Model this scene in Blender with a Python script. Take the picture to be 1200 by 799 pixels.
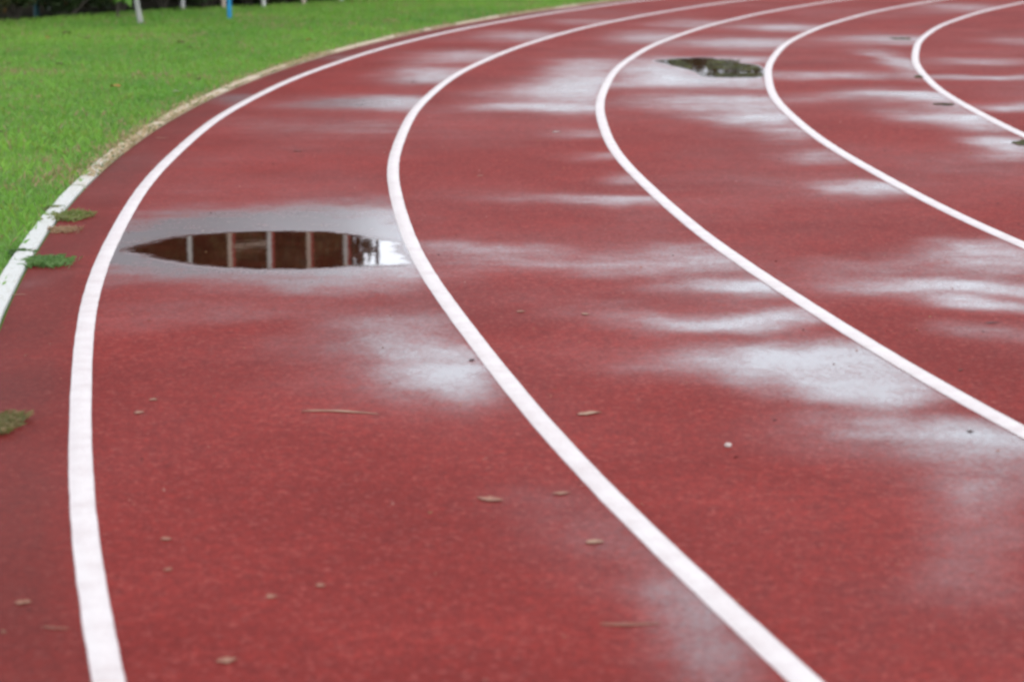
import bpy, math, random
import numpy as np
from mathutils import Matrix, Vector
random.seed(7); rng = np.random.default_rng(7)
S = bpy.context.scene
for o in list(bpy.data.objects): bpy.data.objects.remove(o)
C = S.collection

# ------------------------------------------------------------------ camera, sky, sun, exposure
H = 1.394; FPX = 2703.0; PITCH = 0.19019; ROLL = -0.00303
cam_d = bpy.data.cameras.new('camera'); cam = bpy.data.objects.new('camera', cam_d); C.objects.link(cam)
cam.matrix_world = Matrix.Translation((0, 0, H)) @ Matrix.Rotation(math.pi/2-PITCH, 4, 'X') @ Matrix.Rotation(ROLL, 4, 'Z')
cam_d.sensor_width = 36; cam_d.lens = 36*FPX/1200; cam_d.clip_end = 2000; cam_d.clip_start = .05
cam_d.dof.use_dof = True; cam_d.dof.focus_distance = 9.0; cam_d.dof.aperture_fstop = cam_d.lens/1000/0.021
S.camera = cam
w = bpy.data.worlds.new('World'); S.world = w; w.use_nodes = True
nt = w.node_tree; nt.nodes.clear()
sky = nt.nodes.new('ShaderNodeTexSky'); sky.sky_type = 'NISHITA'; sky.sun_disc = False
SUN_EL, SUN_ROT = math.radians(58), math.radians(150)
sky.sun_elevation = SUN_EL; sky.sun_rotation = SUN_ROT; sky.dust_density = 4; sky.air_density = 1.2; sky.ozone_density = 1
hs = nt.nodes.new('ShaderNodeHueSaturation'); hs.inputs['Saturation'].default_value = .30
mx = nt.nodes.new('ShaderNodeMix'); mx.data_type = 'RGBA'; mx.inputs[0].default_value = .8
tc = nt.nodes.new('ShaderNodeTexCoord'); sx = nt.nodes.new('ShaderNodeSeparateXYZ'); nt.links.new(tc.outputs['Generated'], sx.inputs[0])
deck = nt.nodes.new('ShaderNodeValToRGB'); nt.links.new(sx.outputs['Z'], deck.inputs[0])   # cloud deck, thin and bright low down, heavier overhead
deck.color_ramp.elements.new(.5)
for i_, (p_, v_) in enumerate(((.25, .235), (.55, .10), (1.0, .055))):
    e_ = deck.color_ramp.elements[i_]; e_.position = p_; e_.color = (v_*.925, v_*.985, v_*1.085, 1)
dk = nt.nodes.new('ShaderNodeVectorMath'); dk.operation = 'SCALE'; dk.inputs['Scale'].default_value = 100
nt.links.new(deck.outputs[0], dk.inputs[0]); nt.links.new(dk.outputs[0], mx.inputs[7])
bg = nt.nodes.new('ShaderNodeBackground'); bg.inputs['Strength'].default_value = .12
wo = nt.nodes.new('ShaderNodeOutputWorld')
nt.links.new(sky.outputs[0], hs.inputs['Color']); nt.links.new(hs.outputs[0], mx.inputs[6])
nt.links.new(mx.outputs[2], bg.inputs[0]); nt.links.new(bg.outputs[0], wo.inputs[0])
sl = bpy.data.lights.new('sun', 'SUN'); sl.energy = .7; sl.angle = math.radians(25); sl.color = (1, .96, .9)
so = bpy.data.objects.new('sun', sl); C.objects.link(so)
sd = Vector((math.sin(SUN_ROT)*math.cos(SUN_EL), math.cos(SUN_ROT)*math.cos(SUN_EL), math.sin(SUN_EL)))
so.rotation_euler = sd.to_track_quat('Z', 'Y').to_euler(); so.location = (0, -5, 20)
S.view_settings.view_transform = 'Standard'; S.view_settings.look = 'None'
S.view_settings.exposure = 0.15; S.view_settings.gamma = 1
S.render.engine = 'CYCLES'
S.cycles.filter_width = 2.9

# ------------------------------------------------------------------ survey: where things stand on the ground
CX, CY, R1, LANE = 41.9346, 13.9058, 43.8098, 1.22          # bend centre, outermost lane line, lane pitch
EDGE = R1 + .278                                            # outer edge of the red surface
def at(px, py):
    x = (px-600)/FPX; y = -(py-399.5)/FPX; c, s = math.cos(ROLL), math.sin(ROLL); x, y = c*x-s*y, s*x+c*y
    cp, sp = math.cos(PITCH), math.sin(PITCH); t = H/(cp*-0+sp - y*cp)
    return (x*t, (cp+y*sp)*t)
def rad(x, y): return math.hypot(x-CX, y-CY)

# ------------------------------------------------------------------ helpers
def tag(o, label=None, cat=None, group=None, kind=None):
    if label: o['label'] = label
    if cat: o['category'] = cat
    if group: o['group'] = group
    if kind: o['kind'] = kind
    return o
def link(name, me, parent=None, mat=None, loc=None):
    o = bpy.data.objects.new(name, me); C.objects.link(o)
    if mat: me.materials.append(mat)
    if parent: o.parent = parent
    if loc is not None: o.location = loc
    return o
def empty(name, loc=(0, 0, 0), rz=0):
    o = bpy.data.objects.new(name, None); C.objects.link(o); o.location = loc; o.rotation_euler = (0, 0, rz)
    o.empty_display_size = .2; return o
def mesh(name, v, f, smooth=False, cols=None, attr=None):
    v = np.asarray(v, np.float32); f = np.asarray(f, np.int32)
    me = bpy.data.meshes.new(name); me.vertices.add(len(v)); me.vertices.foreach_set('co', v.ravel())
    k = f.shape[1]; me.loops.add(f.size); me.loops.foreach_set('vertex_index', f.ravel())
    me.polygons.add(len(f)); me.polygons.foreach_set('loop_start', np.arange(0, f.size, k, dtype=np.int32))
    me.polygons.foreach_set('loop_total', np.full(len(f), k, np.int32))
    me.update(calc_edges=True)
    if smooth: me.polygons.foreach_set('use_smooth', np.ones(len(f), bool))
    if cols is not None:
        a = me.color_attributes.new('tint', 'FLOAT_COLOR', 'POINT'); c4 = np.ones((len(v), 4), np.float32); c4[:, :3] = cols
        a.data.foreach_set('color', c4.ravel())
    for kx, arr in (attr or {}).items():
        a = me.attributes.new(kx, 'FLOAT', 'POINT'); a.data.foreach_set('value', np.asarray(arr, np.float32))
    return me
def quads_mesh(name, v, f, **k):  # mixed polygons
    me = bpy.data.meshes.new(name); me.from_pydata([tuple(p) for p in v], [], f); me.update()
    if k.get('smooth'):
        for p in me.polygons: p.use_smooth = True
    return me
def tube(pts, radii, n=10, cap=True):
    V = []; F = []
    P = [Vector(p) for p in pts]
    for i, p in enumerate(P):
        d = (P[min(i+1, len(P)-1)]-P[max(i-1, 0)]).normalized()
        u = d.cross(Vector((0.3, 1, 0.1))).normalized(); v = d.cross(u)
        for k in range(n):
            a = 2*math.pi*k/n; V.append(p+(u*math.cos(a)+v*math.sin(a))*radii[i])
    for i in range(len(P)-1):
        for k in range(n):
            F.append((i*n+k, i*n+(k+1) % n, (i+1)*n+(k+1) % n, (i+1)*n+k))
    if cap: F.append(tuple(range(n))[::-1]); F.append(tuple((len(P)-1)*n+k for k in range(n)))
    return V, F
def box(cx, cy, cz, sx, sy, sz, rz=0, bev=0):
    import bmesh
    bm = bmesh.new(); bmesh.ops.create_cube(bm, size=1)
    for v in bm.verts: v.co = Vector((v.co.x*sx, v.co.y*sy, v.co.z*sz))
    if bev: bmesh.ops.bevel(bm, geom=bm.edges[:], offset=bev, segments=2, affect='EDGES')
    bmesh.ops.transform(bm, matrix=Matrix.Translation((cx, cy, cz)) @ Matrix.Rotation(rz, 4, 'Z'), verts=bm.verts)
    me = bpy.data.meshes.new('part'); bm.to_mesh(me); bm.free(); return me

class NM:
    """small node-material builder"""
    def __init__(s, name):
        s.m = bpy.data.materials.new(name); s.m.use_nodes = True; s.t = s.m.node_tree; s.b = s.t.nodes['Principled BSDF']
        s.out = s.t.nodes['Material Output']
    def n(s, t, **k):
        x = s.t.nodes.new(t)
        for a, b in k.items():
            if a[0] == '_': x.inputs[a[1:]].default_value = b
            else: setattr(x, a, b)
        return x
    def l(s, a, b): s.t.links.new(a, b)
    def pos(s):
        return s.n('ShaderNodeNewGeometry').outputs['Position']
    def noise(s, scale, detail=3, rough=.5, vec=None, stretch=None):
        x = s.n('ShaderNodeTexNoise', _Scale=scale, _Detail=detail, _Roughness=rough)
        v = vec or s.pos()
        if stretch:
            mp = s.n('ShaderNodeMapping'); mp.inputs['Scale'].default_value = stretch; s.l(v, mp.inputs[0]); v = mp.outputs[0]
        s.l(v, x.inputs['Vector']); return x.outputs['Fac']
    def ramp(s, fac, stops, col=False):
        r = s.n('ShaderNodeValToRGB'); e = r.color_ramp.elements
        while len(e) < len(stops): e.new(.5)
        for i, (p, c) in enumerate(stops):
            e[i].position = p; e[i].color = c if len(c) == 4 else (*c, 1)
        s.l(fac, r.inputs[0]); return r.outputs[0]
    def mixc(s, fac, a, b, mode='MIX'):
        m = s.n('ShaderNodeMix', data_type='RGBA', blend_type=mode)
        for v, i in ((fac, 0), (a, 6), (b, 7)):
            if hasattr(v, 'is_linked'): s.l(v, m.inputs[i])
            else: m.inputs[i].default_value = v if i == 0 else (*v, 1)
        return m.outputs[2]
    def math(s, op, a, b=0., c=None, clamp=False):
        m = s.n('ShaderNodeMath', operation=op, use_clamp=clamp)
        for i, v in enumerate((a, b) + (() if c is None else (c,))):
            if hasattr(v, 'is_linked'): s.l(v, m.inputs[i])
            else: m.inputs[i].default_value = v
        return m.outputs[0]
    def maprange(s, v, a, b, c, d):
        m = s.n('ShaderNodeMapRange'); s.l(v, m.inputs[0])
        for i, x in enumerate((a, b, c, d)): m.inputs[i+1].default_value = x
        return m.outputs[0]
    def bump(s, h, strength, dist):
        b = s.n('ShaderNodeBump', _Distance=dist)
        if hasattr(strength, 'is_linked'): s.l(strength, b.inputs['Strength'])
        else: b.inputs['Strength'].default_value = strength
        s.l(h, b.inputs['Height']); s.l(b.outputs[0], s.b.inputs['Normal'])
    def set(s, **k):
        names = dict(col='Base Color', rough='Roughness', spec='Specular IOR Level', ior='IOR', sub='Subsurface Weight')
        for a, v in k.items():
            i = s.b.inputs[names[a]]
            if hasattr(v, 'is_linked'): s.l(v, i)
            else: i.default_value = (*v, 1) if a == 'col' else v
        return s

# ------------------------------------------------------------------ materials
def mat_track():
    m = NM('red_polyurethane'); pos = m.pos()
    wet0 = m.n('ShaderNodeAttribute', attribute_name='wetness').outputs['Fac']
    nz = m.noise(7, 5, .65, pos, (1, .8, 1)); nf = m.noise(70, 3, .6, pos)
    j = m.math('ADD', m.math('MULTIPLY', m.math('SUBTRACT', nz, .5), .75), m.math('MULTIPLY', m.math('SUBTRACT', nf, .5), .8))
    gate = m.math('MULTIPLY', wet0, 2.2, clamp=True)
    wet = m.math('ADD', wet0, m.math('MULTIPLY', j, gate), clamp=True)
    big = m.noise(1.1, 4, .6, pos); mid = m.noise(24, 5, .7, pos); gr = m.noise(160, 2, .7, pos); gr2 = m.noise(420, 1, .5, pos)
    base = m.ramp(big, [(.3, (.182, .0150, .0110)), (.68, (.268, .028, .0215))])
    base = m.mixc(m.maprange(mid, .35, .70, 0, .75), base, (.140, .014, .012))
    g = m.math('ADD', m.math('MULTIPLY', gr, .7), m.math('MULTIPLY', gr2, .3))
    base = m.mixc(1.0, base, m.ramp(g, [(.32, (.50, .50, .52)), (.5, (1, 1, 1)), (.70, (1.6, 1.55, 1.5))]), 'MULTIPLY')
    worn = m.noise(60, 3, .6, pos); base = m.mixc(m.maprange(worn, .54, .70, 0, .42), base, (.40, .11, .095))
    mg = m.n('ShaderNodeAttribute', attribute_name='margin_shade').outputs['Fac']; base = m.mixc(m.math('MULTIPLY', mg, .5), base, (.085, .022, .018))  # dim forest reflection painted into the base colour of the outer margin
    dark = m.mixc(m.math('MULTIPLY', m.math('POWER', wet, 1.7), .9), base, (.045, .020, .024))
    m.set(col=dark, rough=m.maprange(wet, 0, 1, .85, .5), spec=m.maprange(wet, 0, 1, .09, .3))
    sp = m.ramp(m.noise(120, 3, .7, pos), [(.36, (.66, .66, .66)), (.56, (1, 1, 1))])
    cw = m.math('ADD', m.math('MULTIPLY', wet, sp), .035, clamp=True); m.l(cw, m.b.inputs['Coat Weight']); m.b.inputs['Coat IOR'].default_value = 1.36
    m.l(m.maprange(wet, 0, 1, .42, .25), m.b.inputs['Coat Roughness'])
    h = m.math('ADD', m.math('MULTIPLY', gr, .6), m.math('MULTIPLY', gr2, .4))
    m.bump(h, m.maprange(wet, 0, 1, .55, .10), .003)
    return m.m
def mat_line():
    m = NM('lane_paint'); pos = m.pos()
    d = m.noise(9, 5, .7, pos); g = m.noise(170, 2, .6, pos)
    c = m.ramp(d, [(.3, (.60, .515, .50)), (.6, (.71, .645, .63))])
    c = m.mixc(m.maprange(g, .56, .76, 0, .45), c, (.36, .20, .19))
    m.set(col=c, rough=.55, spec=.4); m.bump(g, .3, .002); return m.m
def mat_kerb():
    m = NM('kerb_paint'); pos = m.pos()
    y = m.n('ShaderNodeSeparateXYZ'); m.l(pos, y.inputs[0])
    d = m.noise(5, 5, .7, pos); g = m.noise(60, 4, .65, pos)
    age = m.math('ADD', m.maprange(y.outputs['Y'], 10.6, 13.2, -.12, .95), m.math('MULTIPLY', m.math('SUBTRACT', d, .5), 1.3), clamp=True)
    c = m.mixc(age, (.60, .60, .575), (.54, .42, .29))
    c = m.mixc(m.maprange(g, .5, .72, 0, .75), c, (.34, .30, .20))
    m.set(col=c, rough=.8); m.bump(g, .5, .006); return m.m
def mat_ground():
    m = NM('turf_soil'); pos = m.pos()
    a = m.noise(.9, 4, .6, pos); b = m.noise(9, 5, .7, pos); c3 = m.noise(60, 3, .7, pos)
    c = m.ramp(a, [(.3, (.090, .19, .028)), (.65, (.14, .26, .04))])
    c = m.mixc(m.maprange(b, .5, .8, 0, .7), c, (.17, .16, .06))
    c = m.mixc(m.maprange(c3, .55, .75, 0, .7), c, (.035, .07, .014))
    m.set(col=c, rough=.9, spec=.2); m.bump(c3, .8, .02); return m.m
def mat_soil():
    m = NM('leaf_litter'); a = m.noise(4, 5, .7); 
    m.set(col=m.ramp(a, [(.35, (.012, .010, .007)), (.6, (.030, .025, .015)), (.8, (.03, .05, .015))]), rough=.95, spec=.1)
    m.bump(a, .8, .03); return m.m
def mat_leaf(name, transl=.35, rough=.5):
    m = NM(name); a = m.n('ShaderNodeAttribute', attribute_name='tint').outputs['Color']
    m.set(col=a, rough=rough, spec=.3)
    t = m.n('ShaderNodeBsdfTranslucent'); m.l(a, t.inputs[0]); ms = m.n('ShaderNodeMixShader'); ms.inputs[0].default_value = transl
    m.l(m.b.outputs[0], ms.inputs[1]); m.l(t.outputs[0], ms.inputs[2]); m.l(ms.outputs[0], m.out.inputs[0]); return m.m
def mat_flat(name, c1, c2, scale=20, rough=.6, stretch=None, bump=.3, spec=.35):
    m = NM(name); a = m.noise(scale, 4, .65, None, stretch)
    m.set(col=m.ramp(a, [(.3, c1), (.7, c2)]), rough=rough, spec=spec); m.bump(a, bump, .004); return m.m
def mat_water():
    m = NM('puddle_water'); pos = m.pos(); a = m.noise(6, 4, .6)
    sh = m.n('ShaderNodeAttribute', attribute_name='shore').outputs['Fac']; g = m.noise(45, 4, .75, pos); g2 = m.noise(12, 3, .6, pos)
    k = m.math('ADD', sh, m.math('ADD', m.math('MULTIPLY', m.math('SUBTRACT', g, .5), .9), m.math('MULTIPLY', m.math('SUBTRACT', g2, .5), .9)))
    k = m.maprange(k, .35, .80, 0, 1)
    c = m.ramp(a, [(.4, (.042, .010, .006)), (.7, (.066, .016, .009))])
    m.set(col=m.mixc(k, c, (.085, .022, .020)), rough=m.maprange(k, 0, 1, .02, .30), ior=1.345)
    r = m.noise(16, 2, .5); m.bump(m.math('ADD', r, m.math('MULTIPLY', g, k)), .05, .002); return m.m
def mat_moss():
    m = NM('moss'); a = m.noise(25, 4, .7)
    m.set(col=m.ramp(a, [(.3, (.015, .022, .006)), (.6, (.05, .065, .015)), (.8, (.075, .055, .02))]), rough=.85); m.bump(a, .8, .01); return m.m
M = dict(track=mat_track(), line=mat_line(), kerb=mat_kerb(), ground=mat_ground(), soil=mat_soil(), water=mat_water(), moss=mat_moss(),
    grass=mat_leaf('grass_blades', .4, .45), leaf=mat_leaf('tree_leaves', .3, .45),
    bark=mat_flat('bark', (.035, .027, .02), (.10, .085, .065), 14, .9, (1, 1, .25)),
    palebark=mat_flat('pale_bark', (.22, .22, .20), (.38, .38, .35), 18, .85, (1, 1, .2)),
    white=mat_flat('weathered_white_paint', (.42, .41, .39), (.60, .58, .56), 9, .5),
    buff=mat_flat('buff_weathered_paint', (.42, .33, .27), (.52, .42, .35), 7, .6),
    rust=mat_flat('red_paint', (.22, .02, .012), (.36, .04, .02), 9, .5),
    grey=mat_flat('backlit_grey', (.05, .055, .06), (.09, .09, .1), 9, .5),  # end post and its rail: backlit darkness against sky put into the colour
    blue=mat_flat('blue_paint', (.01, .17, .34), (.02, .25, .48), 9, .4),
    teal=mat_flat('teal_paint', (.01, .06, .075), (.02, .10, .11), 9, .5),
    straw=mat_flat('straw', (.30, .16, .10), (.46, .28, .18), 40, .7),
    tan=mat_flat('dry_leaf', (.27, .10, .065), (.38, .20, .12), 60, .7),
    brown=mat_flat('dead_brown_leaf', (.05, .018, .012), (.11, .04, .022), 60, .7),
    orange=mat_flat('orange_leaf', (.35, .14, .03), (.48, .22, .06), 60, .7),
    black=mat_flat('dark_twig', (.02, .012, .012), (.045, .02, .02), 60, .7),
    stone=mat_flat('pale_stone', (.45, .38, .34), (.62, .55, .50), 60, .8))

# ------------------------------------------------------------------ numpy value noise
def vnoise(x, y, seed=0):
    xi = np.floor(x).astype(np.int64); yi = np.floor(y).astype(np.int64); fx = x-xi; fy = y-yi
    fx = fx*fx*(3-2*fx); fy = fy*fy*(3-2*fy)
    def h(a, b):
        n = (a*374761393 + b*668265263 + seed*974711) & 0x7fffffff
        n = ((n ^ (n >> 13))*1274126177) & 0x7fffffff
        return ((n ^ (n >> 16)) & 0xffff)/65535.
    return (h(xi, yi)*(1-fx)+h(xi+1, yi)*fx)*(1-fy)+(h(xi, yi+1)*(1-fx)+h(xi+1, yi+1)*fx)*fy
def fbm(x, y, s=0, o=4):
    t = 0; a = .5; n = 0
    for k in range(o): t = t+a*vnoise(x*2**k, y*2**k, s+k*17); n += a; a *= .55
    return t/n

# ------------------------------------------------------------------ ground
gv = []; gf = []
N = 96
for r in (0, 60, 150, 400, 900):
    for k in range(N): gv.append((r*math.cos(2*math.pi*k/N), 20+r*math.sin(2*math.pi*k/N), 0))
for i in range(4):
    for k in range(N): gf.append((i*N+k, i*N+(k+1) % N, (i+1)*N+(k+1) % N, (i+1)*N+k))
tag(link('ground', quads_mesh('ground', gv, gf), None, M['ground']), kind='structure')

# ------------------------------------------------------------------ the track (a bend, laid out in polar steps about the bend's centre)
A_CAM = math.atan2(-CY, -CX)                    # bearing of the camera from the bend's centre
def ang(px, py): x, y = at(px, py); return math.atan2(y-CY, x-CX) % (2*math.pi)
a0 = A_CAM % (2*math.pi)
angs = np.concatenate([np.linspace(a0+1.3, a0+.25, 60, endpoint=False), np.linspace(a0+.25, a0-.98, 1150, endpoint=False), np.linspace(a0-.98, a0-2.2, 90)])
rads = np.linspace(R1-7*LANE-.06, EDGE, 250)
AA, RR = np.meshgrid(angs, rads, indexing='ij')
TX = CX+RR*np.cos(AA); TY = CY+RR*np.sin(AA)
# wet patches: (lane counted from the outer line, px, py, half width px, half height px, strength) surveyed on the photo, stored as ellipses on the ground
WET = [
 (1,310,290,205,33,3.2),(1,315,288,170,30,1.0),(1,545,436,66,22,1.15),(1,500,418,110,40,.45),(1,490,392,80,13,.35),(1,250,372,150,12,.18),(1,380,255,150,10,.2),
 (1,455,122,75,7,1.0),(1,395,122,90,9,.45),(1,500,90,48,12,.9),(1,550,68,60,7,.7),(1,630,44,70,6,.6),(1,700,27,60,4,.4),(1,310,148,90,10,.25),(1,430,150,80,10,.25),
 (1,800,715,80,70,.42),(1,860,775,70,50,.45),(1,690,620,90,60,.22),(1,330,225,120,16,.1),
 (0,275,119,26,5,.7),(0,400,68,40,4,.3),(0,60,330,25,10,.15),
 (2,735,237,130,6,.65),(2,560,300,80,9,.35),(2,700,318,170,10,.5),(2,820,306,90,14,.65),(2,860,342,90,9,1.0),(2,870,374,120,9,1.0),(2,980,432,100,26,1.35),(2,890,420,140,22,.6),
 (2,1045,462,60,14,1.0),(2,1080,505,120,22,.45),(2,1175,530,60,22,.85),(2,1150,570,100,34,.45),(2,1175,625,80,40,.32),(2,1175,690,70,40,.2),(2,1110,520,90,26,.4),(2,1010,520,120,30,.15),
 (2,690,103,52,20,1.1),(2,640,112,60,20,.35),(2,680,128,95,5,.85),(2,705,78,60,9,.8),(2,770,45,50,7,.8),(2,820,30,50,5,.5),(2,690,156,50,6,.45),(2,715,185,40,6,.5),(2,740,215,60,6,.35),
 (3,830,97,120,8,1.3),(3,780,84,50,14,1.1),(3,860,72,70,6,.8),(3,880,52,90,7,.75),(3,920,34,60,5,.8),(3,860,122,90,10,.95),(3,890,140,60,11,1.1),(3,930,158,40,9,.7),(3,975,185,50,8,.5),
 (3,1025,226,50,10,.8),(3,1160,302,70,14,.75),(3,1150,338,110,8,.9),(3,1185,358,60,8,.9),(3,1050,330,130,20,.22),(3,1000,310,120,12,.18),(3,1190,395,60,12,.4),
 (4,975,90,90,5,1.0),(4,1050,48,80,6,.9),(4,1062,78,24,16,1.0),(4,1045,112,80,4,.7),(4,1090,118,50,10,1.0),(4,1130,142,50,12,1.2),(4,1175,168,45,9,1.1),(4,1130,10,60,5,.6),(4,960,120,60,6,.3),(4,1190,180,40,8,.7),
 (5,1150,92,80,3.5,.85),(5,1175,126,60,5,.9),(5,1160,74,60,4,.5),(5,1190,50,60,5,.3)]
lane_f = (R1-RR)/LANE                           # 0..1 lane one, <0 margin
wet = np.zeros_like(TX)
wx = TX+.5*(fbm(TX*1.3, TY*.9, 3)-.5); wy = TY+.7*(fbm(TX*1.6, TY*1.1, 9)-.5)
for (ln, px, py, hw, hh, st) in WET:
    if py < 190 and ln > 0: st *= .74; hh *= .9
    x, y = at(px, py); x1, _ = at(px+hw, py); _, yt = at(px, py-hh); _, yb = at(px, py+hh)
    a = abs(x1-x); b = (yt-yb)/2; yc = (yt+yb)/2
    q = ((wx-x)/a)**2+((wy-yc)/b)**2
    lo, hi = ln-1, ln
    clip = np.clip((lane_f-lo+.02)/.03, 0, 1)*np.clip((hi-lane_f+.0)/.03, 0, 1) if ln > 0 else np.clip(-lane_f/.03, 0, 1)
    e = np.exp(-q**1.3*.9) if st > 1.2 else np.exp(-q*1.0)
    wet += clip*e*st
wet += .10*np.clip(fbm(TX*.8, TY*.5, 31)-.42, 0, 1)*3          # barely damp everywhere
# streaks: water lies in shallow ripples across the lanes
st = fbm(TX*.5+2*fbm(TX, TY, 77), TY*3.4, 51); st2 = fbm(TX*1.4, TY*9, 57)
wet = wet*(.30+.85*st+.45*st2)
wet = 1.03*(1-np.exp(-1.9*wet**1.3))
nA, nR = AA.shape
idx = np.arange(nA*nR).reshape(nA, nR)
F = np.stack([idx[:-1, :-1].ravel(), idx[:-1, 1:].ravel(), idx[1:, 1:].ravel(), idx[1:, :-1].ravel()], 1)
TZ = .010+.0*TX
me = mesh('track', np.stack([TX.ravel(), TY.ravel(), TZ.ravel()], 1), F, attr={'wetness': wet.ravel(), 'margin_shade': np.clip(np.clip(-lane_f*9+.2, 0, 1)*(.4+.9*fbm(TX*3, TY*2, 15)), 0, 1).ravel()})
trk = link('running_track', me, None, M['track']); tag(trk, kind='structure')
if me.polygons[0].normal.z < 0: me.flip_normals()

# lane lines, each a painted band with a slightly hand-laid edge
def wob(k, a):
    return .004*np.sin(a*37+k*2.1)+.003*np.sin(a*83+k)
LABEL = {0: 'outermost curved white lane line, nearest the grass', 1: 'second curved white lane line, right of the large puddle',
 2: 'third curved white lane line, left of the mossy puddle', 3: 'fourth curved white lane line, right of the mossy puddle',
 4: 'fifth curved white lane line, at the upper right edge', 5: 'sixth curved white lane line towards the infield', 6: 'innermost curved white lane line'}
aL = np.concatenate([np.linspace(a0+1.3, a0+.25, 100, endpoint=False), np.linspace(a0+.25, a0-.98, 900, endpoint=False), np.linspace(a0-.98, a0-2.2, 120)])
for k in range(7):
    Rk = R1-LANE*k+wob(k, aL)
    e1 = .003*(fbm(aL*500, aL*0+k, 5)-.5); e2 = .003*(fbm(aL*500, aL*0+k, 8)-.5)
    ri = Rk-.0285+e1; ro = Rk+.0285+e2
    v = np.concatenate([np.stack([CX+r*np.cos(aL), CY+r*np.sin(aL), np.full_like(aL, z)], 1) for r, z in ((ri-.001, .0105), (ri, .0135), (ro, .0135), (ro+.001, .0105))])
    n = len(aL); i = np.arange(n-1)
    f = np.concatenate([np.stack([i+j*n, i+(j+1)*n, i+1+(j+1)*n, i+1+j*n], 1) for j in range(3)])
    ml = mesh('line', v, f)
    if ml.polygons[n].normal.z < 0: ml.flip_normals()
    tag(link('lane_line', ml, None, M['line']), LABEL[k], kind='structure')

# kerb along the outer edge, in cast lengths with small gaps
KW = .072
kin = EDGE+.004
kv = []; kf = []
segs = []
akx = [ang(0, 420)+.13]
cuts = [ang(27, 300), ang(66, 247), ang(97, 222), ang(124, 200)]
a = cuts[0]
bounds = [a+.30, a+.20, a+.10, cuts[0], cuts[1], cuts[2], cuts[3]]
b = cuts[3]
while b > a0-1.0: b -= .028; bounds.append(b)
for j in range(len(bounds)-1):
    s, e = bounds[j]-.0009, bounds[j+1]+.0009
    n = max(5, int(abs(s-e)/.002)); base = len(kv); dz = random.uniform(-.004, .004); dr = random.uniform(-.006, .006)
    tt = np.linspace(s, e, n)
    prof = [(0, .0), (.0, .018), (.008, .026), (KW-.008, .026), (KW, .018), (KW, 0)]
    for t in tt:
        w2 = .006*(fbm(np.array([t*220.]), np.array([j*1.]), 3)[0]-.5)
        for (pr, pz) in prof:
            r = kin+dr*.5+pr+w2+.008
            kv.append((CX+r*math.cos(t), CY+r*math.sin(t), pz+(dz if pz else 0)))
    for q in range(n-1):
        for p in range(5): kf.append((base+q*6+p, base+q*6+p+1, base+(q+1)*6+p+1, base+(q+1)*6+p))
    kf.append(tuple(base+p for p in range(6))); kf.append(tuple(base+(n-1)*6+p for p in range(6))[::-1])
mk = quads_mesh('kerb', kv, kf)
tag(link('kerb', mk, None, M['kerb']), kind='structure')

# ------------------------------------------------------------------ puddles
def blob(name, pts, z, mat, jitter=.0, sub=6, thick=.0, seed=0):
    """closed smooth outline through surveyed ground points, fanned from its middle"""
    P = [np.array(at(*p)) for p in pts]; n = len(P); out = []
    for i in range(n):
        p0, p1, p2, p3 = P[i-1], P[i], P[(i+1) % n], P[(i+2) % n]
        for k in range(sub):
            t = k/sub; out.append(.5*((2*p1)+(-p0+p2)*t+(2*p0-5*p1+4*p2-p3)*t*t+(-p0+3*p1-3*p2+p3)*t**3))
    out = np.array(out); c = out.mean(0); d = out-c
    nz = fbm(out[:, 0]*14+seed, out[:, 1]*9, 4+seed)-.5
    out = c+d*(1+jitter*nz)[:, None]; c2 = c
    rings = [1, .96, .80, .5]; zs = [z-.0025, z, z, z+thick]
    V = []; m = len(out)
    for s, zz in zip(rings, zs):
        for q in out: V.append((*(c2+(q-c2)*s), zz))
    V.append((*c2, z+thick)); Fx = []
    for i in range(len(rings)-1):
        for k in range(m): Fx.append((i*m+k, i*m+(k+1) % m, (i+1)*m+(k+1) % m, (i+1)*m+k))
    for k in range(m): Fx.append((3*m+k, 3*m+(k+1) % m, 4*m))
    me = quads_mesh(name, V, Fx, smooth=False)
    if sum(p.normal.z for p in me.polygons) < 0: me.flip_normals()
    at_ = me.attributes.new('shore', 'FLOAT', 'POINT'); at_.data.foreach_set('value', np.repeat(np.array([1, .7, .0, 0], np.float32), m).tolist()+[0.])
    return link(name, me, None, mat)
p1 = blob('puddle', [(138,297),(166,288),(200,280),(240,276),(300,273.5),(360,273),(405,275),(432,279),(455,284),(471,287),(477,299),(486,313),(455,316),(420,317),(370,320),(310,321),(250,318),(215,314),(182,308),(160,302)], .0125, M['water'], .05)
tag(p1, 'large oval puddle mirroring white posts and dark trees in the outer lane', kind='structure')
p2 = blob('puddle', [(765,72.5),(800,69.5),(830,69),(855,74),(893,79),(893,93),(860,94),(826,93),(812,86),(790,80),(775,76)], .0125, M['water'], .1, seed=3)
tag(p2, 'dark greenish puddle with moss in the middle lane', kind='structure')

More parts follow.
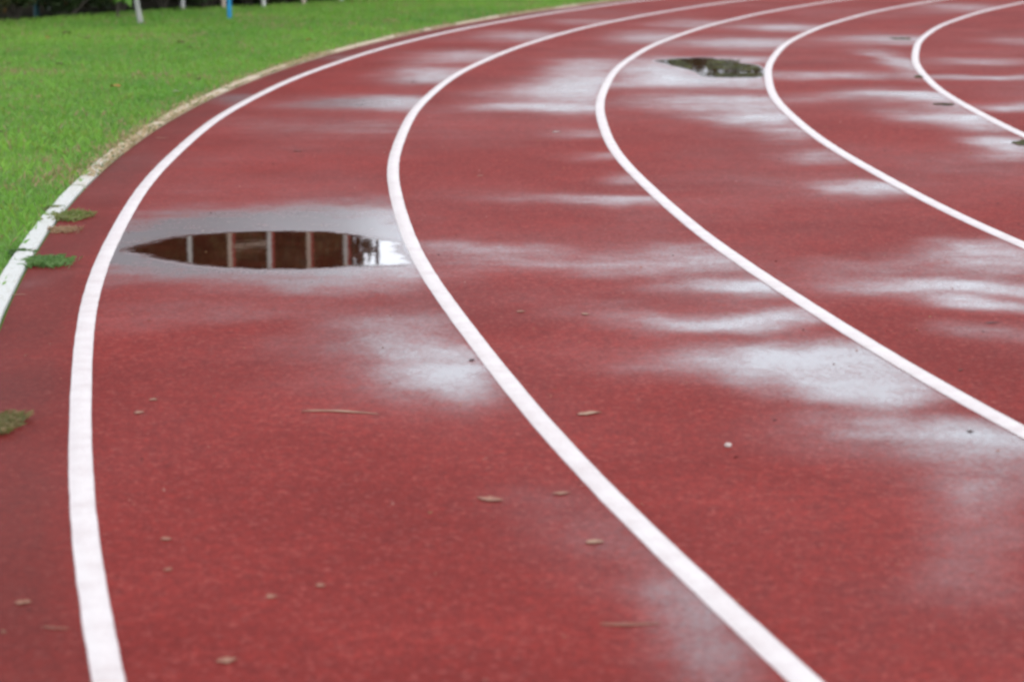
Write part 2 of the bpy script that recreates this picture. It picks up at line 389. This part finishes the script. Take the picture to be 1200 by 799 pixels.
# ------------------------------------------------------------------ grass
def blades(x, y, z0, hgt, wid, lean, cols):
    n = len(x); th = rng.uniform(0, 2*np.pi, n); ux, uy = np.cos(th), np.sin(th)
    lt = rng.uniform(0, 2*np.pi, n); lx, ly = np.cos(lt)*lean*hgt, np.sin(lt)*lean*hgt
    V = np.empty((n, 4, 3), np.float32); w_ = wid/2
    V[:, 0] = np.stack([x-ux*w_, y-uy*w_, z0], 1); V[:, 1] = np.stack([x+ux*w_, y+uy*w_, z0], 1)
    V[:, 2] = np.stack([x+ux*w_*.7+lx*.45, y+uy*w_*.7+ly*.45, z0+hgt*.62], 1); V[:, 3] = np.stack([x+lx, y+ly, z0+hgt*(1-.25*lean)], 1)
    b = np.arange(n)*4
    f = np.concatenate([np.stack([b, b+1, b+2], 1), np.stack([b, b+2, b+3], 1)])
    return V.reshape(-1, 3), f, np.repeat(cols, 4, 0)
HEDGE = [at(-260, 44), at(-60, 31), at(40, 25), at(110, 19), at(200, 14), at(300, 9), at(400, 2.5), at(470, -3), at(560, -12)]
hx = np.array([p[0] for p in HEDGE]); hy = np.array([p[1] for p in HEDGE])
NB = 850000
gx = rng.uniform(-11, 8, NB); gy = 5+32*rng.uniform(0, 1, NB)**1.0
rr = np.hypot(gx-CX, gy-CY)
lim = np.interp(gx, hx, hy, left=hy[0], right=hy[-1])
fx = np.abs(gx)/(gy*.222+.9)
keep = (rr > EDGE+.052+.035*rng.random(NB)) & (gy < lim+.3) & (fx < 1)
keep &= rng.random(NB) < np.clip(1.15-.018*gy, .3, 1)
gx, gy, rr = gx[keep], gy[keep], rr[keep]
def grass_cols(x, y, edge):
    n = len(x); a = fbm(x*.7, y*.5, 61); b = fbm(x*4, y*3, 71); r = rng.random(n)
    g1 = np.array([.140, .315, .045]); g2 = np.array([.230, .420, .058]); g3 = np.array([.095, .225, .055]); dry = np.array([.34, .26, .13]); yel = np.array([.22, .30, .05])
    c = g1+(g2-g1)*np.clip(a*1.8-.4, 0, 1)[:, None]
    c = c+(g3-c)*(np.clip(b*3-1.6, 0, 1)*.7)[:, None]
    dr = (r < .05+.75*np.clip(fbm(x*2.2, y*1.6, 81)-.59, 0, 1)*3.0)
    edgef = rng.random(n) < np.clip(.75-edge*8, 0, .7)
    c[rng.random(n) < .10] = yel
    c[dr | edgef] = dry
    return c*rng.uniform(.85, 1.15, n)[:, None]
ed = rr-EDGE-.09
cols = grass_cols(gx, gy, ed+np.where(gy < 12, .18, 0))
hg = rng.uniform(.02, .055, len(gx))*(.6+.9*fbm(gx*3, gy*2, 91))
v, f, c = blades(gx, gy, np.zeros(len(gx)), hg, rng.uniform(.004, .008, len(gx))*(1+gy*.02), rng.uniform(.2, .9, len(gx)), cols)
tag(link('grass', mesh('grass', v, f, cols=c), None, M['grass']), 'short bright green grass beside the track', 'grass', kind='stuff')
# straw fringe lying over the kerb
n = 13000
ta = rng.uniform(a0-.85, ang(120, 200)+.01, n); rr2 = EDGE+np.abs(rng.normal(.045, .05, n))-.01
patch = fbm(ta*60, ta*0, 12); k = (patch > .40) & (rng.random(n) < .8); ta, rr2 = ta[k], rr2[k]
x = CX+rr2*np.cos(ta); y = CY+rr2*np.sin(ta); n = len(x)
cc = np.where((rng.random(n) < .2)[:, None], np.array([[.12, .2, .04]]), np.array([[.50, .38, .22]]))*rng.uniform(.7, 1.2, (n, 1))
v, f, c = blades(x, y, np.full(n, .02), rng.uniform(.008, .022, n), rng.uniform(.006, .014, n), rng.uniform(.8, 1.6, n), cc)
tag(link('straw_fringe', mesh('straw', v, f, cols=c), None, M['grass']), 'dry straw coloured grass fringe along the kerb', 'dry grass', kind='stuff')

def tuft(name, px, py, hw, hh, nb, col, col2, hgt, label, cat, seed):
    r = np.random.default_rng(seed); x0, y0 = at(px, py); x1, _ = at(px+hw, py); _, y1 = at(px, py-hh)
    x = np.clip(r.normal(0, .38, nb), -1, 1)*abs(x1-x0); y = np.clip(r.normal(0, .36, nb), -.9, .9)*abs(y1-y0)
    mixr = r.random((nb, 1)); cl = np.array(col)*(1-mixr)+np.array(col2)*mixr
    v, f, c = blades(x, y, np.zeros(nb), r.uniform(.5, 1, nb)*hgt, r.uniform(.004, .009, nb), r.uniform(.7, 1.8, nb), cl)
    o = link(name, mesh(name, v, f, cols=c), None, M['grass'], (x0, y0, .011)); return tag(o, label, cat)
tuft('weed_tuft', 56, 312, 32, 6.5, 520, (.09, .19, .05), (.16, .27, .08), .034, 'dark green weed tuft spilling over the kerb gap onto the track', 'weed', 1)
tuft('weed_tuft', 22, 301, 15, 3, 160, (.06, .14, .03), (.12, .2, .06), .03, 'thin line of weed growing in the white kerb joint beside the dark tuft', 'weed', 7)
tuft('weed_tuft', 60, 249, 12, 2.5, 110, (.10, .16, .04), (.24, .22, .09), .025, 'sparse weed in the upper kerb joint near the yellow green tuft', 'weed', 9)
tuft('weed_tuft', 84, 258, 24, 6, 420, (.14, .20, .04), (.25, .24, .09), .035, 'yellow green weed tuft creeping onto the track above the darker tuft', 'weed', 2)
tuft('straw_patch', 74, 273, 22, 4.5, 420, (.42, .28, .16), (.30, .18, .10), .018, 'matted tan straw lying on red track between two weed tufts', 'straw', 3)
tuft('weed_tuft', 4, 503, 20, 13, 700, (.10, .13, .03), (.28, .20, .10), .03, 'olive and tan weed clump on red track at the left edge', 'weed', 4)

# moss by the far puddle and the far lines
def moss(pts, label, seed, n=1900, hgt=.007):
    P = np.array([at(*p) for p in pts]); r = np.random.default_rng(seed); lo, hi = P.min(0), P.max(0)
    q = lo+(hi-lo)*r.random((n*3, 2)); q0 = q+(hi-lo)*.6*np.stack([fbm(q[:, 0]*9, q[:, 1]*9, seed)-.5, fbm(q[:, 0]*9, q[:, 1]*9, seed+5)-.5], 1)
    ins = np.zeros(len(q), bool); k = len(P)
    for a in range(k):
        (xa, ya), (xb, yb) = P[a], P[(a+1) % k]
        c = (ya > q0[:, 1]) != (yb > q0[:, 1]); ins ^= c & (q0[:, 0] < (xb-xa)*(q0[:, 1]-ya)/(yb-ya+1e-12)+xa)
    q = q[ins][:n]; m = len(q); c0 = P.mean(0); f = fbm(q[:, 0]*12, q[:, 1]*8, seed+9)[:, None]
    cl = np.where(f < .5, np.array([[.075, .085, .03]]), np.array([[.14, .15, .045]])); br = r.random(m) < .3; cl[br] = (.07, .045, .03); cl = cl*r.uniform(.6, 1.3, (m, 1))
    v, fc, cc = blades(q[:, 0]-c0[0], q[:, 1]-c0[1], np.zeros(m), r.uniform(.4, 1, m)*hgt, r.uniform(.012, .022, m), r.uniform(.9, 1.9, m), cl)
    return tag(link('moss_patch', mesh('moss', v, fc, cols=cc), None, M['grass'], (c0[0], c0[1], .0135)), label, 'moss')
moss([(826,76),(838,71.5),(856,72.5),(872,77),(890,80.5),(892,84),(870,84.5),(848,85),(832,84)], 'brown green moss mound standing in the dark middle lane puddle', 11)
moss([(782,74),(796,72),(806,76),(812,83),(800,82),(788,78)], 'narrow green moss strip at the left end of the middle lane puddle', 12)
moss([(826,88),(850,88.5),(876,88),(892,88),(892,92),(862,92.5),(838,91.5)], 'thin dark moss strip along the near side of the middle lane puddle', 13)
moss([(1072,91),(1076,90),(1080,91.5),(1081,93),(1076,94),(1070,93)], 'tiny dark green moss spot against the fifth lane line', 14, 120)
moss([(1094,124.5),(1106,123.5),(1116,124),(1119,126),(1108,126.5)], 'small dark moss streak left of the fifth lane line', 15, 260)
moss([(1186,170),(1196,167),(1210,168),(1212,173),(1196,173)], 'dark moss streak at the right edge below the fifth lane line', 16, 420)
moss([(1040,47),(1052,46),(1066,46.5),(1068,48.5),(1052,48.5)], 'faint grey green moss streak left of the top of the fifth line', 17, 260)

# ------------------------------------------------------------------ leaves, straws and twigs
def leaf_mesh(L, W, curl, seed, lobes=0):
    r = random.Random(seed); V = []; Fx = []; n = 9; curl *= .5
    for i in range(n+1):
        t = i/n; wv = W*math.sin(math.pi*min(1, t**.8))*(1-.25*lobes*abs(math.sin(t*9)))+.0006
        z = curl*L*(math.sin(math.pi*t)*.5)+.0015; bend = .12*L*math.sin(t*3+seed)
        for s, q in ((-1, .5), (0, 0), (1, .5)): V.append(((t-.5)*L*r.uniform(.93, 1.07), s*wv/2*r.uniform(.45, 1.15)+bend, z+abs(s)*curl*W*.5*r.uniform(.6, 1.2)))
    for i in range(n):
        for k in range(2): Fx.append((i*3+k, i*3+k+1, (i+1)*3+k+1, (i+1)*3+k))
    m = len(V); V += [(x, y, z-.0012) for x, y, z in V[:m]]
    Fx += [tuple(q+m for q in f[::-1]) for f in Fx]
    return quads_mesh('leaf', V, Fx, smooth=True)
def litter(name, px, py, wpx, ratio, mat, label, cat, curl=.15, rz=0., z=.0115, lobes=0, group=None):
    x, y = at(px, py); x1, _ = at(px+wpx, py); L = abs(x1-x); curl = min(curl, .12) if z < .02 else curl
    L *= .92; z -= .001; o = link(name, leaf_mesh(L, L*ratio*1.15, curl, int(px+py), lobes), None, M[mat], (x, y, z)); o.rotation_euler = (0, 0, rz)
    return tag(o, label, cat, group)
litter('dry_stalk', 399, 488, 98, .075, 'straw', 'longest thin straw blade, in the outer lane left of the second line', 'straw', .02, .02)
litter('dry_leaf', 690, 489, 32, .5, 'straw', 'short straw coloured leaf just right of the second line', 'leaf', .1, .15)
litter('dry_leaf', 575, 590, 36, .5, 'tan', 'tan leaf tilted on the track left of the second line', 'leaf', .1, -.2)
litter('dry_leaf', 658, 583, 22, .6, 'tan', 'small tan leaf close to the left side of the second line', 'leaf', .1, .1)
litter('dry_leaf', 697, 641, 23, .7, 'straw', 'pale cream leaf bit below the small tan leaf by the second line', 'leaf', .1, 0)
litter('dry_stalk', 738, 736, 80, .09, 'tan', 'long tan straw near the bottom left of the second line', 'straw', .02, -.12)
litter('dry_leaf', 266, 780, 28, .8, 'tan', 'curled tan leaf near the bottom edge of the outer lane', 'leaf', .25, .6, lobes=1)
litter('dry_leaf', 163, 488, 14, .9, 'tan', 'tiny tan leaf scrap right of the outermost line', 'leaf', .2, .4)
litter('dry_leaf', 180, 473, 10, .9, 'straw', 'tiny pale scrap just above the tan scrap by the outermost line', 'leaf', .2, 0)
litter('dry_leaf', 195, 637, 14, .8, 'tan', 'small tan scrap in lower left of the outer lane', 'leaf', .2, .3)
litter('dry_leaf', 197, 673, 13, .7, 'tan', 'small olive tan scrap below another, lower left of the outer lane', 'leaf', .2, .9)
litter('dry_leaf', 377, 692, 12, 1.0, 'tan', 'small dusty pink leaf scrap in lower middle of the outer lane', 'leaf', .2, .9)
litter('dry_leaf', 316, 705, 15, .8, 'tan', 'small folded tan scrap left of the dusty pink one', 'leaf', .3, 1.9)
litter('dry_leaf', 28, 712, 20, .7, 'tan', 'tan leaf on the track margin left of the outermost line', 'leaf', .1, 0)
litter('dry_stalk', 66, 741, 40, .10, 'tan', 'short tan straw on the track margin near the bottom left', 'straw', .03, -.05)
litter('dry_stalk', 20, 349, 24, .16, 'straw', 'short straw lying beside the white kerb', 'straw', .03, 0)
litter('dry_stalk', 190, 164, 22, .2, 'tan', 'tan straw on the margin near the curved kerb', 'straw', .03, .0)
litter('dry_leaf', 652, 157, 11, .7, 'stone', 'tiny whitish leaf in the lane right of the second line', 'leaf', .2, 0)
litter('dry_leaf', 563, 209, 9, .9, 'tan', 'tiny tan scrap mid lane right of the second line', 'leaf', .2, 0)
litter('dry_leaf', 610, 369, 11, .9, 'tan', 'tiny pinkish scrap in the second lane', 'leaf', .2, 0)
litter('dry_leaf', 686, 372, 10, .9, 'straw', 'tiny pale scrap in the second lane, right of a pinkish one', 'leaf', .2, 0)
litter('dead_leaf', 349, 180, 9, .9, 'brown', 'small dark brown leaf on the red track above the large puddle', 'leaf', .5, .4)
litter('dead_leaf', 485, 98, 8, .8, 'black', 'tiny blackish leaf near the wet streak at the second line', 'leaf', .4, .4)
litter('dead_leaf', 553, 426, 8, .9, 'black', 'tiny dark leaf in the wet patch left of the second line', 'leaf', .4, .4)
litter('twig', 1163, 382.5, 20, .22, 'black', 'short flat dark twig between the third and fourth lines', 'twig', .1, 0)
litter('dead_leaf', 1137, 510, 8, .9, 'brown', 'small dark red leaf below the third line at right', 'leaf', .4, .2)
litter('dead_leaf', 1126, 438, 7, .9, 'brown', 'tiny dark speck of leaf just above the third line at right', 'leaf', .4, .2)
GL = 'fallen leaves on the grass'
for px, py, wp, mt, lb in [(232,99,9,'brown','dark brown leaf standing out in the grass near the kerb'),(103,50,8,'brown','dark brown leaf in the grass near the leaning pale trunk'),
    (135,108,14,'orange','orange leaf lying in the middle of the grass'),(212,55,10,'brown','brown leaf in the grass left of the blue post base'),(223,61,7,'brown','small brown leaf just below another near the blue post'),
    (278,55,8,'brown','dark leaf in the grass right of the blue post'),(362,52,9,'orange','reddish leaf in the grass near the kerb bend'),(296,62,7,'brown','tiny brown leaf between the blue post and kerb bend'),
    (2,162,9,'brown','dark leaf in the grass at the left edge'),(70,81,10,'brown','russet leaf in the grass left of the orange leaf'),(10,80,7,'brown','small russet leaf near the left edge of the grass'),
    (78,44,12,'brown','dull brown leaf in the far grass before the hedge'),(57,49,9,'orange','faded reddish leaf in the far grass before the hedge'),(45,120,9,'straw','pale straw leaf in the grass left of the orange leaf'),
    (206,114,9,'stone','pale leaf in the grass close to the curved kerb')]:
    litter('fallen_leaf', px, py, wp, .8, mt, lb, 'leaf', .5, random.uniform(0, 3), .035, group=GL)
# grit and leaf crumbs too small and many to count
ng = 900; gx_ = rng.uniform(-3.5, 5, ng); gy_ = 3.6+18*rng.random(ng)**1.3; kk = (np.hypot(gx_-CX, gy_-CY) < EDGE) & (np.abs(gx_) < gy_*.25+.6); gx_, gy_ = gx_[kk], gy_[kk]; ng = len(gx_)
pc = np.array([[.45, .25, .2], [.35, .14, .09], [.05, .015, .015], [.3, .2, .1]])[rng.integers(0, 4, ng)]
v, f, c = blades(gx_, gy_, np.full(ng, .0105), rng.uniform(.003, .007, ng), rng.uniform(.004, .011, ng), rng.uniform(1, 2.2, ng), pc)
tag(link('leaf_crumbs', mesh('crumbs', v, f, cols=c), None, M['grass']), 'fine crumbs of dead leaf and grit on the red track', 'litter', kind='stuff')
# pebble
x, y = at(853, 528)
import bmesh
bm = bmesh.new(); bmesh.ops.create_icosphere(bm, subdivisions=2, radius=.0085)
for v_ in bm.verts: v_.co = Vector((v_.co.x*1.1, v_.co.y*.95, v_.co.z*.7))*(1+.12*math.sin(v_.co.x*900+v_.co.y*700))
me = bpy.data.meshes.new('pebble'); bm.to_mesh(me); bm.free()
tag(link('pebble', me, None, M['stone'], (x, y, .0155)), 'small round pale pebble alone on the red track right of centre', 'pebble')

# ------------------------------------------------------------------ background: forest floor, posts, shrubs, trees
ff = [(p[0], p[1]+.05*random.uniform(-1, 1), .006) for p in HEDGE]
fl = [(p[0]+(p[0]+7)*.3, p[1]+28, .006) for p in HEDGE]
me = quads_mesh('floor', ff+fl, [(i, i+1, len(ff)+i+1, len(ff)+i) for i in range(len(ff)-1)])
tag(link('forest_floor', me, None, M['soil']), kind='structure')

# row of tall posts
PB = [(214,12),(262,10.5),(309,9),(356,6),(400,3),(438,0)]
PP = [at(*p) for p in PB]
fence = empty('post_fence', (PP[0][0], PP[0][1], 0))
tag(fence, 'row of tall slim white posts with red edges at the forest edge behind the grass', 'fence')
fdir = math.atan2(PP[-1][1]-PP[0][1], PP[-1][0]-PP[0][0])
def child(name, me, mat, parent):
    o = link(name, me, parent, M[mat]); o.matrix_parent_inverse = Matrix.Identity(4); return o
bx0, by0 = PP[0]
for i, (x, y) in enumerate(PP):
    mt = 'grey' if i == len(PP)-1 else ('white' if i != 1 and i % 2 == 0 else 'buff')
    p = child('post', box(x-bx0, y-by0, 2.1, .044, .044, 4.2, fdir, .006), mt, fence)
    if i < 5 and i != 0:
        s = child('red_edge', box(x-bx0+.039, y-by0+.03, 2.6, .03, .04, 3.0, fdir, .003), 'rust', p)
    c_ = child('post_cap', box(x-bx0, y-by0, 4.215, .095, .095, .028, fdir, .005), mt, p)
x2, y2 = PP[1]; x3, y3 = PP[2]
for (xa, ya), (xb, yb), z, mt in (((x2, y2), (x3, y3), 3.09, 'buff'), (PP[4], PP[5], 2.98, 'grey')):
    L = math.hypot(xb-xa, yb-ya)-.078
    child('rail', box((xa+xb)/2-bx0, (ya+yb)/2-by0, z, L, .035, .035, math.atan2(yb-ya, xb-xa), .004), mt, fence)

# blue and teal posts
def post(px, py, h, r, mat, name, label, lean=(0, 0)):
    x, y = at(px, py); t = empty(name, (x, y, 0)); tag(t, label, 'post')
    V, Fx = tube([(0, 0, -.1), (0, 0, .0), (lean[0]*.5, lean[1]*.5, h*.5), (lean[0], lean[1], h)], [r]*4, 14)
    child('shaft', quads_mesh('shaft', V, Fx, smooth=False), mat, t)
    V, Fx = tube([(lean[0], lean[1], h+.001), (lean[0], lean[1], h+.02), (lean[0], lean[1], h+.035)], [r*1.25, r*1.25, r*.5], 14)
    child('cap', quads_mesh('cap', V, Fx), mat, t); return t
post(269, 24, 1.7, .026, 'blue', 'blue_post', 'bright blue steel post standing in the grass before the post row')
post(43, 20, 1.5, .035, 'teal', 'teal_post', 'dull teal post half lost in the dark hedge at far left')

# foliage
def leaf_cloud(centres, rads_, n, size, cols, seed, droop=.0, thin=.35):
    r = np.random.default_rng(seed); k = len(centres); wgt = np.array([q**2 for q in rads_]); wgt = wgt/wgt.sum()
    ci = r.choice(k, n, p=wgt); Cn = np.array(centres)[ci]; Rn = np.array(rads_)[ci]
    d = r.normal(size=(n, 3)); d /= np.linalg.norm(d, axis=1)[:, None]
    p = Cn+d*(Rn*r.uniform(0, 1, n)**thin)[:, None]*np.array([1, 1, .8])
    u = r.normal(size=(n, 3)); u /= np.linalg.norm(u, axis=1)[:, None]; w_ = np.cross(u, r.normal(size=(n, 3))); w_ /= np.linalg.norm(w_, axis=1)[:, None]
    s = (size*r.uniform(.6, 1.4, n))[:, None]
    nn = np.cross(u, w_)
    V = np.stack([p-u*s*.5, p+w_*s*.25+nn*s*.06, p+u*s*.5, p-w_*s*.25+nn*s*.06], 1).reshape(-1, 3)
    b = np.arange(n)*4; f = np.stack([b, b+1, b+2, b+3], 1)
    clump = r.uniform(0, 1, k)[ci]; mx_ = (.6*clump+.4*r.random(n))[:, None]
    c = np.array(cols[0])*(1-mx_)+np.array(cols[1])*mx_
    c = c*r.uniform(.7, 1.3, n)[:, None]
    if len(cols) > 2: q = r.random(n) < .03; c[q] = cols[2]
    V[:, 2] = np.maximum(V[:, 2], .01)
    return mesh('foliage', V, f, cols=np.repeat(c, 4, 0))
def tree_meshes(h, tr, spread, nleaf, size, cols, seed, crown_lo=.10):
    r = random.Random(seed); tw = []
    pts = [(0, 0, -.1)]; rs = [tr*1.35]; x = y = 0
    for i in range(1, 7):
        t = i/6; x += r.uniform(-.06, .06)*h*.1; y += r.uniform(-.06, .06)*h*.1; pts.append((x, y, h*.8*t)); rs.append(tr*(1.0-.8*t))
    V, Fx = tube(pts, rs, 10); V = list(V); cen = []; rd = []
    nl = 18
    for i in range(nl):
        t = crown_lo+(1-crown_lo)*(i+.5)/nl; a = i*2.4+r.uniform(-.4, .4); R = spread*math.sin(math.pi*min(1, .18+.80*(t-crown_lo)/(1-crown_lo)))*r.uniform(.45, 1.0)
        k = min(5, int(t/.8*.8*6)); s = Vector(pts[k]); e = Vector((math.cos(a)*R, math.sin(a)*R, h*t)); mid = (s+e)/2+Vector((0, 0, -.04*h))
        V2, F2 = tube([s, mid, e], [rs[k]*.5, rs[k]*.3, rs[k]*.1], 6); o = len(V); V += list(V2); Fx += [tuple(q+o for q in f) for f in F2]
        cen.append(tuple(e)); rd.append(spread*r.uniform(.28, .5)); cen.append(tuple((s+e*1.0)/2)); rd.append(spread*r.uniform(.2, .35))
    cen.append((x, y, h*.93)); rd.append(spread*.35)
    return quads_mesh('trunk', V, Fx, smooth=True), leaf_cloud(cen, rd, nleaf, size, cols, seed)
DK = [(.022, .038, .012), (.050, .080, .020), (.16, .07, .03)]
MD = [(.035, .060, .016), (.075, .115, .028), (.12, .13, .04)]
BR = [(.040, .036, .016), (.075, .085, .025), (.14, .07, .03)]
def place_tree(name, meshes, x, y, rz, sc, label, group, mat='bark'):
    t = empty(name, (x, y, 0), rz); t.scale = (sc, sc, sc); tag(t, label, 'tree' if 'tree' in name else 'shrub', group)
    for nm, me, mt in (('trunk', meshes[0], mat), ('crown', meshes[1], 'leaf')):
        if not me.materials: me.materials.append(M[mt])
        o = bpy.data.objects.new(nm, me); C.objects.link(o); o.parent = t
    return t
near = [tree_meshes(8.2, .16, 2.3, 26000, .11, DK, 3), tree_meshes(8.8, .18, 2.1, 26000, .11, BR, 5), tree_meshes(7.6, .14, 2.2, 24000, .10, MD, 8)]
# forest behind the post row; its right end is the gap of sky seen in the puddle
spots = [(-4.0, 33.4)]
LOWS = [((px-600)/FPX*32.2, 32.0+.25*(i % 2)) for i, px in enumerate((190, 232, 270, 308, 345, 384))]
for i in range(9):
    px = -330+i*92
    X = (px-600)/FPX*31.5; spots.append((X, 31.2+.003*(px+330)+(.9 if i % 2 else 0)+random.uniform(-.3, .3)))
for i in range(9):
    px = -380+i*92; spots.append(((px-600)/FPX*35.5, 35+random.uniform(-.6, .8)))
WHO = ['dark green', 'brownish green', 'mid green']
GT = 'trees of the wood behind the grass'
for i, (x, y) in enumerate(spots):
    if x > (-3.05 if y < 33 else -3.9): continue
    k = i % 3; place_tree('broadleaf_tree', near[k], x, y, i*1.7, random.uniform(.66, .80), WHO[k]+' broadleaf tree in the dark wood behind the grass', GT)
tall = tree_meshes(4.6, .05, .85, 15000, .10, BR, 9, .03)
for i, (x, y) in enumerate(LOWS):
    place_tree('tall_shrub', tall, x, y, i*1.9, 1+.04*(i % 3), 'dark tall brownish shrub standing close behind the row of white posts', 'tall shrubs behind the posts')
# shrubs closing the foot of the wood
def shrub_mesh(h, w_, n, size, cols, seed):
    r = random.Random(seed); cen = []; rd = []; V = []; Fx = []
    for i in range(12):
        a = r.uniform(0, 6.28); R = w_*.5*r.random()**.6; z = h*r.uniform(.15, .8)
        cen.append((math.cos(a)*R, math.sin(a)*R*.8, z)); rd.append(r.uniform(.25, .4)*w_*.6)
        V2, F2 = tube([(0, 0, -.05), (math.cos(a)*R*.4, math.sin(a)*R*.4, z*.5), (math.cos(a)*R, math.sin(a)*R*.8, z)], [.02, .014, .005], 5); o = len(V); V += list(V2); Fx += [tuple(q+o for q in f) for f in F2]
    return quads_mesh('stems', V, Fx), leaf_cloud(cen, rd, n, size, cols, seed)
shr = [shrub_mesh(1.7, 1.5, 9000, .07, DK, 21), shrub_mesh(2.0, 1.6, 10000, .08, BR, 22), shrub_mesh(1.5, 1.4, 9000, .06, DK, 23)]
ORD = 'first second third fourth fifth sixth seventh eighth ninth tenth eleventh twelfth thirteenth fourteenth fifteenth'.split()
for i in range(15):
    px = -140+i*42; x0 = (px-600)/FPX*29.5
    y0 = float(np.interp(x0, hx, hy))+.75+random.uniform(-.1, .25)
    t = place_tree('shrub', shr[i % 3], x0, y0, i*1.3, random.uniform(.85, 1.1), ['dark green', 'brownish', 'dense dark'][i % 3]+' shrub, '+ORD[i]+' from the left at the foot of the wood', 'shrubs at the foot of the wood')
# bright broad-leaved plant in the hedge
x, y = at(140, 20)
pl = [(0, 0, .55), (.05, 0, .3), (-.08, .02, .75)]
V, Fx = tube([(0, 0, -.05), (.02, 0, .4), (-.05, 0, .8)], [.015, .012, .006], 6)
place_tree('leafy_plant', (quads_mesh('stem', V, Fx), leaf_cloud(pl, [.16, .14, .16], 130, .16, [(.10, .26, .03), (.20, .38, .05)], 33)), x, y-.15, 0, 1, 'bright yellow green broad leaved plant at the front of the hedge', None)['category'] = 'plant'
# slim pale leaning tree standing in the grass
x, y = at(165, 29)
t = empty('slim_tree', (x, y, 0)); tag(t, 'slim pale grey leaning tree trunk standing alone in the grass', 'tree')
V, Fx = tube([(0, 0, -.1), (0, 0, 0), (-.03, 0, .20), (-.06, 0, .45), (-.22, .1, 1.4), (-.65, .2, 2.6), (-1.0, .3, 3.8), (-1.3, .3, 5.)], [.038, .034, .030, .028, .026, .022, .016, .008], 10)
child('trunk', quads_mesh('trunk', V, Fx, smooth=True), 'palebark', t)
cr = link('crown', leaf_cloud([(-1.1, .3, 4.4), (-1.6, .2, 4.8), (-.8, .5, 5.0), (-1.3, 0, 5.4)], [.5, .5, .45, .4], 2600, .09, MD, 44), t, M['leaf'])

# far tree line round the infield
far = [tree_meshes(7.6, .2, 2.9, 6500, .30, DK, 51, .12), tree_meshes(7.2, .2, 3.2, 6500, .30, MD, 52, .12), tree_meshes(8.2, .2, 2.7, 6500, .30, BR, 53, .12)]
i = 0
for row in range(2):
    for d in range(-15, 46, 4):
        a = math.radians(d+row*2); D = 66+row*9+random.uniform(-2, 2); x, y = D*math.sin(a), D*math.cos(a)
        place_tree('distant_tree', far[i % 3], x, y, i*2.1, random.uniform(.70, .80), WHO[(0, 2, 1)[i % 3]]+' tree in the distant tree line beyond the track', 'distant tree line'); i += 1
